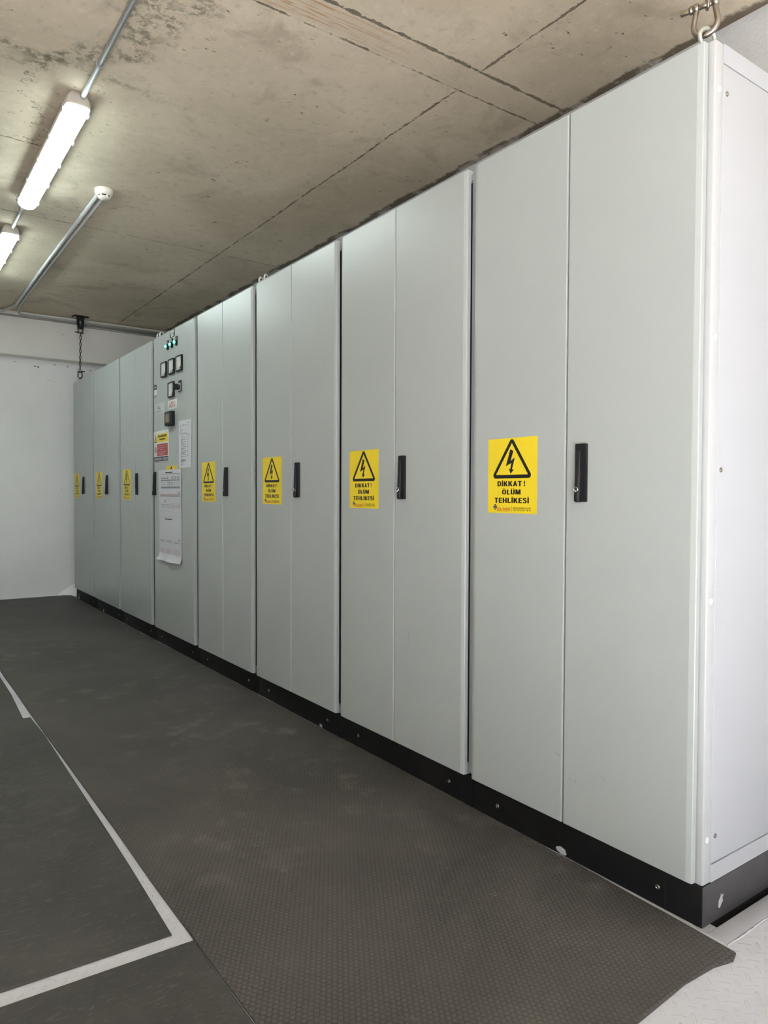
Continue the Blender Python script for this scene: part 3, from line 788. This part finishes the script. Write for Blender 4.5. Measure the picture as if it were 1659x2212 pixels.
sheet('paper_notice', .2215, .299, front(4.371, 1.3535, XD - .0004) @ Matrix.Rotation(math.radians(-.8), 4, 'Z'), 'tall white printed checklist sheet at the right side of the meter cabinet door', draw_list)
def border(q, w, h, m=None):
    m = m or M['pale']; t = .0011
    q(-w, h - t, w, h, m); q(-w, -h, w, -h + t, m); q(-w, -h, -w + t, h, m); q(w - t, -h, w, h, m)
def draw_d1(b, q):
    K, G = M['ink'], M['grey']
    bars(q, -.080, .060, .134, .006, K, .006, .012, .1); border(q, .205, .126)
    q(-.175, .122, .195, .1235, G)
    for k in range(8): q(-.172 + .0525 * k, .0, -.1715 + .0525 * k, .122, M['pale'])
    for y, h, m in ((.105, .004, G), (.096, .006, K)):
        for k in range(7):
            if k != 3: bars(q, -.168 + .0525 * k, -.128 + .0525 * k, y, h, m, .009, .016, .45)
    for y in (.082, .036): 
        bars(q, -.170, .196, y, .011, M['pale'], .03, .048, .08); bars(q, -.168, .194, y, .006, G, .010, .018, .5)
    for y in (.066, .055):
        bars(q, -.168, .194, y, .004, G, .016, .028, .6)
    for x in (-.008, .042): q(x, .046, x + .008, .074, G)
    q(-.170, .027, .196, .0285, G); q(-.170, .006, .196, .0068, M['pale']); bars(q, .160, .195, -.002, .005, M['logoblue'], .01, .02)
    q(-.19, -.014, .204, -.0115, M['redtext']); bars(q, -.185, .204, -.022, .006, K, .006, .014, .3)
    for x in (-.09, -.072, -.05, -.03, -.01, .005, .10, .118): q(x, -.078, x + .001, -.034, M['pale'])
    q(-.094, -.060, -.076, -.048, G); q(-.15, -.036, .19, -.0353, M['pale'])
    bars(q, -.165, .03, -.081, .006, G, .008, .018, .45); q(-.165, -.097, .030, -.0945, G)
    for x0, x1 in ((.036, .105), (.148, .205)):
        q(x0, -.074, x1, -.0728, M['redtext']); q(x0, -.104, x1, -.1028, M['redtext'])
        for k in range(5): q(x0 + (x1 - x0) * k / 4.3, -.103, x0 + (x1 - x0) * k / 4.3 + .001, -.074, M['pink'])
        bars(q, x0 + .004, x1 - .004, -.088, .012, M['pink'], .006, .014, .4)
    q(.112, -.084, .142, -.080, G); q(.112, -.098, .142, -.094, G)
def draw_d2(b, q):
    K, G = M['ink'], M['grey']
    bars(q, -.105, .040, .128, .006, K, .006, .012, .1); border(q, .205, .140)
    q(-.205, .012, .205, .0127, M['pale']); bars(q, .160, .200, -.001, .005, M['logoblue'], .01, .02)
    q(-.205, -.012, .175, -.0105, G)
    for x0, x1 in ((-.19, -.105), (-.07, .03), (.065, .195)): bars(q, x0, x1, -.022, .008, G, .012, .022, .45)
    q(-.205, -.044, .205, -.0433, M['pale'])
    for x0, x1 in ((-.205, -.115), (-.085, .01), (.055, .185)):
        for k in range(6): bars(q, x0 + .004, x1, -.075 - .005 * k, .0022, M['pink'], .01, .03, .3)
        q(x0, -.070, x1, -.0692, M['pink']); q(x0, -.106, x1, -.1052, M['pink'])
sheet('wiring_diagram', .440, .304, front(4.655, 1.0465, XD - .0022) @ Matrix.Rotation(math.radians(.1), 4, 'Z'), 'upper of two white wiring diagram sheets, dense tables, half covering a yellow warning sticker', draw_d1, .0, 'diagram sheets on the meter cabinet')
sheet('wiring_diagram', .436, .303, front(4.6515, .742, XD - .0008) @ Matrix.Rotation(math.radians(-.2), 4, 'Z'), 'lower of two white wiring diagram sheets, mostly blank with a curling bottom edge', draw_d2, .03, 'diagram sheets on the meter cabinet')

# ------------------------------------------------------------------ batten lamps
def batten(y0, y1, x, label):
    ym = (y0 + y1) / 2; L = y1 - y0
    o = empty('batten_light', (x, ym, ZC), label, 'ceiling light', 'batten lights in a line')
    def body(prof, ends, m, name):
        b = B(); n = len(prof); vs = []; fs = []
        for (y, s, dz) in ends:
            for (px, pz) in prof: vs.append((px * s, y, pz * (1 if pz > -.05 else s) + dz))
        for i in range(len(ends) - 1):
            for k in range(n): j = (k + 1) % n; fs.append([i * n + k, i * n + j, (i + 1) * n + j, (i + 1) * n + k])
        fs += [list(range(n)), [(len(ends) - 1) * n + k for k in range(n)]]
        b.faces(vs, fs, m, True); return b.build(name, o, T(x, ym, ZC))
    hp = [(.030, -.0005), (.042, -.014), (.0505, -.034), (.0525, -.046), (.0525, -.058), (-.0525, -.058), (-.0525, -.046), (-.0505, -.034), (-.042, -.014), (-.030, -.0005)]
    body(hp, [(-L / 2 - .004, .80, 0), (-L / 2 - .002, .92, 0), (-L / 2 + .008, 1, 0), (L / 2 - .008, 1, 0), (L / 2 + .002, .92, 0), (L / 2 + .004, .80, 0)], M['lamp_body'], 'housing')
    dp = [(.050 * math.cos(-PI * k / 14), -.055 + .042 * math.sin(-PI * k / 14)) for k in range(15)]
    body(dp, [(-L / 2 + .004, .90, 0), (-L / 2 + .008, .97, 0), (-L / 2 + .018, 1, 0), (L / 2 - .03, 1, 0), (L / 2 - .010, .92, 0), (L / 2 - .002, .76, 0)], M['led'], 'diffuser')
    for k in range(5):
        for s in (-1, 1):
            b = B(); b.box((-.003, -.012, -.072), (.003, .012, -.042), M['lamp_body'], .0015)
            b.tube([(.002 * s, -.018, -.045), (.010 * s, -.014, -.040), (.012 * s, 0, -.036), (.010 * s, .014, -.040), (.002 * s, .018, -.045)], .0015, M['zinc'], 6)
            b.build('clip', o, T(x + s * .0535, y0 + .06 + (L - .12) * k / 4, ZC))
    return o
batten(3.305, 4.605, .735, 'lit white batten light nearer the viewer, whole in view on the concrete ceiling')
batten(5.185, 6.485, .735, 'lit white batten light farther back, cut by the left edge of the photo')

# ------------------------------------------------------------------ conduits
b = B(); b.ring([(.0135 * math.cos(a), .0135 * math.sin(a)) for a in [2 * PI * k / 16 for k in range(16)]], circ(0, 0, .0112, 16), -.006, .006, M['pvc'])
b.box((-.006, .008, -.006), (.006, .0155, .006), M['pvc'])
b.box((-.024, .0135, -.005), (-.006, .0155, .005), M['pvc']); b.box((-.026, .002, -.005), (-.0235, .0155, .005), M['pvc'])
ME_CLIP = b.mesh('pipe_clip')
def conduit(path, r, label, clips=(), m='pvc', group='ceiling conduits', axis='y'):
    o = B().tube(path, r, M[m], 14).build('conduit'); tag(o, label, 'conduit', group)
    for (x, y, z, s) in clips:
        if axis == 'y': mw = T(x, y, z) @ Matrix(((1, 0, 0, 0), (0, 0, -1, 0), (0, 1, 0, 0), (0, 0, 0, 1)))
        else: mw = T(x, y, z) @ Matrix(((0, 0, 1, 0), (1, 0, 0, 0), (0, 1, 0, 0), (0, 0, 0, 1))) @ Matrix.Rotation(-PI / 2, 4, 'Z')
        link(bpy.data.objects.new('pipe_clip', ME_CLIP), o, mw @ Matrix.Scale(s, 4))
    return o
zc = ZC - .0155
conduit([(.752, -1.2, zc), (.752, 1, zc), (.752, 3.312, zc)], .0108, 'grey conduit running from the top of the photo into the nearer batten light', [(.752, 3.022, zc, 1), (.752, 1.9, zc, 1)])
conduit([(.746, 4.60, zc), (.746, 5.19, zc)], .0108, 'short grey conduit between the two batten lights', [(.746, 4.80, zc, 1)])
def arc2(cx, cy, r, a0, a1, z, n=6): return [(cx + r * math.cos(math.radians(a0 + (a1 - a0) * k / n)), cy + r * math.sin(math.radians(a0 + (a1 - a0) * k / n)), z) for k in range(n + 1)]
conduit([(1.062, 4.31, zc), (1.063, 6, zc), (1.072, 7.27, zc)] + [(1.060, 7.36, zc), (1.025, 7.50, zc), (1.005, 7.555, zc - .004), (.975, 7.578, zc - .008), (.94, 7.583, zc - .010)] + [(-2.58, 7.583, zc - .010)], .0108,
        'thicker of two grey conduits leaving the smoke detector, turning left at the back wall', [(1.062, 4.69, zc, 1), (1.063, 6.11, zc, 1), (1.072, 7.27, zc, 1)])
conduit([(1.098, 4.33, zc + .002), (1.097, 6, zc + .002), (1.104, 7.28, zc + .002), (1.110, 7.42, zc), (1.122, 7.52, zc - .006), (1.135, 7.565, zc - .012), (1.165, 7.583, zc - .014), (1.22, 7.585, zc - .014), (2.55, 7.585, zc - .014)], .0082,
        'thinner of two grey conduits leaving the smoke detector, turning right at the back wall', [(1.098, 4.705, zc + .003, .8), (1.097, 6.12, zc + .003, .8), (1.104, 7.28, zc + .003, .8)])
conduit([(-2.58, 7.586, ZC - .051), (2.55, 7.586, ZC - .051)], .0100, 'dusty grey conduit running the whole width of the back wall just under the ceiling', [(1.29, 7.586, ZC - .051, 1)], 'pvc2', 'back wall conduits', 'x')
conduit([(1.70, 7.586, ZC - .072), (2.55, 7.586, ZC - .072)], .0085, 'short lowest dusty conduit starting behind the black chain bracket, above the cabinets', [(2.24, 7.586, ZC - .072, .9)], 'pvc2', 'back wall conduits', 'x')

# ------------------------------------------------------------------ smoke detector
o = empty('smoke_detector', (1.085, 4.275, ZC), 'round ivory smoke detector on the concrete ceiling', 'smoke detector')
mw = T(1.085, 4.275, ZC) @ Matrix.Rotation(PI, 4, 'X')
B().lathe([(.050, 0), (.051, .004), (.051, .022), (.049, .026)], M['ivory'], 40).build('base', o, mw)
hb = B(); hb.lathe([(.044, .024), (.044, .030), (.036, .034)], M['ivory'], 40)
for k in range(6):
    a0 = math.radians(60 * k + 8); n = 7; vs = []
    for r, h in ((.0372, .0325), (.0335, .0425)):
        pass
hb.lathe([(.0315, .033), (.0315, .044), (.028, .047)], M['ink'], 40)
hb.lathe([(.0345, .0425), (.034, .0455), (.029, .050), (.018, .0545), (.001, .0560)], M['ivory'], 40)
for k in range(6):
    a = math.radians(60 * k + 14); m2 = Matrix.Rotation(a, 4, 'Z')
    hb.box((.030, -.0045, .031), (.0365, .0045, .046), M['ivory'], .001, mtx=m2)
hb.build('sensor_head', o, mw)
B().lathe([(.0022, 0), (.0016, .0014), (.0004, .0018)], M['grey'], 12).build('indicator', o, mw @ T(.006, .014, .0545))

# ------------------------------------------------------------------ chains, shackles, brackets
def bracket(x, y, label, rot=0):
    o = empty('chain_bracket', (x, y, ZC), label, 'bracket', 'chain brackets on the ceiling')
    R = T(x, y, ZC) @ Matrix.Rotation(math.radians(rot), 4, 'Z')
    B().box((-.070, -.045, -.010), (.070, .045, -.0005), M['black'], .002).build('base_plate', o, R)
    b = B(); out = [(-.034, 0), (-.034, -.06), (-.026, -.105), (-.013, -.118), (.013, -.118), (.026, -.105), (.034, -.06), (.034, 0)]
    m2 = R @ T(0, 0, -.008) @ Matrix(((1, 0, 0, 0), (0, 0, -1, 0), (0, 1, 0, 0), (0, 0, 0, 1)))
    hole = [(-.010, -.035), (-.012, -.055), (-.009, -.080), (-.006, -.084), (.006, -.084), (.009, -.080), (.012, -.055), (.010, -.035)]
    b.ring(out, hole, -.009, .009, M['black']); b.ring(out[::-1], hole[::-1], .009, .0091, M['black']); b.ring(out, hole, -.0091, -.009, M['black'])
    b.build('lug', o, m2)
    for sx in (-.052, .052): B().lathe([(.009, 0), (.009, .007), (.004, .008), (.004, .013)], M['zinc'], 6).build('bolt', o, R @ T(sx, 0, -.010) @ Matrix.Rotation(PI, 4, 'X'))
    return o
def shackle(mw, s, mat, label):
    o = bpy.data.objects.new('shackle', None); link(o, None, mw); tag(o, label, 'shackle', 'shackles on the chains')
    # bow in local x-z, pin along x at z=0, bow hanging to -z
    path = [(-.021, 0, .004), (-.021, 0, -.008)]
    for k in range(17):
        a = math.radians(165 + 210 * k / 16); path.append((.0265 * math.cos(a), 0, -.040 + .0265 * math.sin(a)))
    path += [(.021, 0, -.008), (.021, 0, .004)]
    S = Matrix.Scale(s, 4)
    b = B(); b.tube(path, .0065, mat, 12)
    for sx in (-.021, .021): b.lathe([(.0085, -.0065), (.0105, -.004), (.0105, .004), (.0085, .0065)], mat, 18, T(sx, 0, .002), 'x')
    b.build('bow', o, mw @ S)
    b = B(); b.lathe([(.0058, -.024), (.0058, .030)], mat, 14, T(0, 0, .002), 'x'); b.lathe([(.0095, .0285), (.0095, .035), (.007, .0365)], mat, 14, T(0, 0, .002), 'x')
    b.box((.035, -.0052, -.0030), (.056, .0052, .0075), mat, .0015)
    b.build('pin', o, mw @ S)
    return o
def link_mesh(mat, L=.042, Wd=.0235, r=.0036):
    p = []; R = Wd / 2 - r; h = L / 2 - Wd / 2
    for k in range(9): a = PI * k / 8; p.append((R * math.cos(a), 0, h + R * math.sin(a)))
    for k in range(9): a = PI + PI * k / 8; p.append((R * math.cos(a), 0, -h + R * math.sin(a)))
    return B().tube(p, r, mat, 8, True).mesh('link')
def chain(top, bot, mat, label, r0, scale=1.0):
    top, bot = Vector(top), Vector(bot); d = top - bot; me = link_mesh(mat)
    o = bpy.data.objects.new('chain', None); link(o, None, T(*bot)); tag(o, label, 'chain', 'chains holding the cabinets')
    L = .042 * scale; pitch = (.042 - 2 * .0036 - .0006) * scale; n = max(1, round((d.length - L) / pitch)) + 1
    q = d.to_track_quat('Z', 'Y').to_matrix().to_4x4()
    for k in range(n):
        c = bot + d * ((L / 2 + (d.length - L) * k / (n - 1)) / d.length)
        link(bpy.data.objects.new('link', me), o, T(*c) @ q @ Matrix.Rotation(math.radians(r0 + 90 * (k % 2) + random.uniform(-6, 6)), 4, 'Z') @ Matrix.Scale(scale, 4))
    return o
# far corner
bracket(1.662, 7.462, 'black bracket bolted to the ceiling above the far cabinet corner', 8)
shackle(T(1.662, 7.462, ZC - .158) @ Matrix.Rotation(math.radians(10), 4, 'Z') @ Matrix.Rotation(PI, 4, 'Y'), .95, M['dsteel'], 'small dark shackle under the black ceiling bracket')
shackle(T(1.648, 7.428, 2.2205) @ Matrix.Rotation(math.radians(-52), 4, 'Z'), .95, M['dsteel'], 'small dark shackle on the roof corner of the farthest cabinet')
chain((1.664, 7.462, ZC - .1555), (1.648, 7.428, 2.2105), M['dsteel'], 'dark steel chain hanging from the ceiling bracket to the farthest cabinet', 40)
# near corner
sh = T(1.646, .977, 2.2262)
shackle(sh @ Matrix.Rotation(math.radians(107), 4, 'Z'), 1.04, M['steel'], 'large shiny shackle on the roof corner of the nearest cabinet, top right')
chain((1.642, .985, ZC - .155), (1.646, .9725, 2.2135), M['steel'], 'shiny steel chain rising out of the top edge above the large shackle', 20, 1.1)
shackle(T(1.642, .985, ZC - .158) @ Matrix.Rotation(PI, 4, 'Y'), .95, M['steel'], 'steel shackle under the ceiling bracket above the nearest cabinet')
bracket(1.642, .985, 'black bracket bolted to the ceiling above the nearest cabinet corner')

# ------------------------------------------------------------------ light
w = bpy.data.worlds.new('daylight'); scene.world = w; w.use_nodes = True
nt = w.node_tree; bg = nt.nodes['Background']
tc = nt.nodes.new('ShaderNodeTexCoord'); sx = nt.nodes.new('ShaderNodeSeparateXYZ'); nt.links.new(tc.outputs['Generated'], sx.inputs[0])
cr = nt.nodes.new('ShaderNodeValToRGB'); mr = nt.nodes.new('ShaderNodeMapRange'); mr.inputs[1].default_value = -1; mr.inputs[2].default_value = 1
nt.links.new(sx.outputs[2], mr.inputs[0]); nt.links.new(mr.outputs[0], cr.inputs[0])
e = cr.color_ramp.elements
e[0].position = 0.0; e[0].color = (1.3, 1.25, 1.16, 1); e[1].position = 1.0; e[1].color = (.66, .78, .95, 1)
for p, c in ((.23, (1.15, 1.1, 1.02, 1)), (.34, (.6, .58, .55, 1)), (.46, (.42, .43, .44, 1)), (.50, (.64, .68, .76, 1)), (.62, (.64, .71, .83, 1))):
    k = cr.color_ramp.elements.new(p); k.color = c
nt.links.new(cr.outputs[0], bg.inputs[0]); bg.inputs[1].default_value = 3.6
# light portal filling the doorway (guides sampling of the sky, gives no light of its own)
la = bpy.data.lights.new('doorway_portal', 'AREA'); la.shape = 'RECTANGLE'; la.size = 3.75; la.size_y = 2.62
la.cycles.is_portal = True
lo = bpy.data.objects.new('doorway_portal', la); COL.objects.link(lo)
lo.matrix_basis = T(-.725, YB - .02, 1.31) @ Matrix.Rotation(PI / 2, 4, 'X')

# sunshine falling through the doorway onto the floor behind the viewer
su = bpy.data.lights.new('sun', 'SUN'); su.energy = 66; su.angle = .0095; su.color = (1.0, .95, .87)
so = bpy.data.objects.new('sun', su); COL.objects.link(so)
so.matrix_basis = Vector((.16, -.98, .92)).to_track_quat('Z', 'Y').to_matrix().to_4x4()

# ------------------------------------------------------------------ camera
f, yaw, pitch, roll = 1540.436, .620192196, -.0264252295, .00395289159
fw = Vector((math.sin(yaw) * math.cos(pitch), math.cos(yaw) * math.cos(pitch), math.sin(pitch)))
r = Vector((math.cos(yaw), -math.sin(yaw), 0)); u = r.cross(fw)
r2 = r * math.cos(roll) + u * math.sin(roll); u2 = u * math.cos(roll) - r * math.sin(roll)
cd = bpy.data.cameras.new('camera'); cam = bpy.data.objects.new('camera', cd); COL.objects.link(cam)
cd.sensor_fit = 'HORIZONTAL'; cd.sensor_width = 36; cd.lens = f * 36 / 1659; cd.clip_start = .02; cd.clip_end = 200
cam.matrix_world = Matrix(((r2.x, u2.x, -fw.x, 0), (r2.y, u2.y, -fw.y, 0), (r2.z, u2.z, -fw.z, CAMZ), (0, 0, 0, 1)))
scene.camera = cam
vs_ = scene.view_settings; vs_.view_transform = 'Standard'; vs_.look = 'None'; vs_.gamma = 1; vs_.exposure = 0.55; vs_.use_curve_mapping = False
cy = scene.cycles; cy.use_denoising = True; cy.max_bounces = 10; cy.diffuse_bounces = 6; cy.caustics_reflective = False; cy.caustics_refractive = False
try: cy.denoiser = 'OPENIMAGEDENOISE'
except Exception: pass
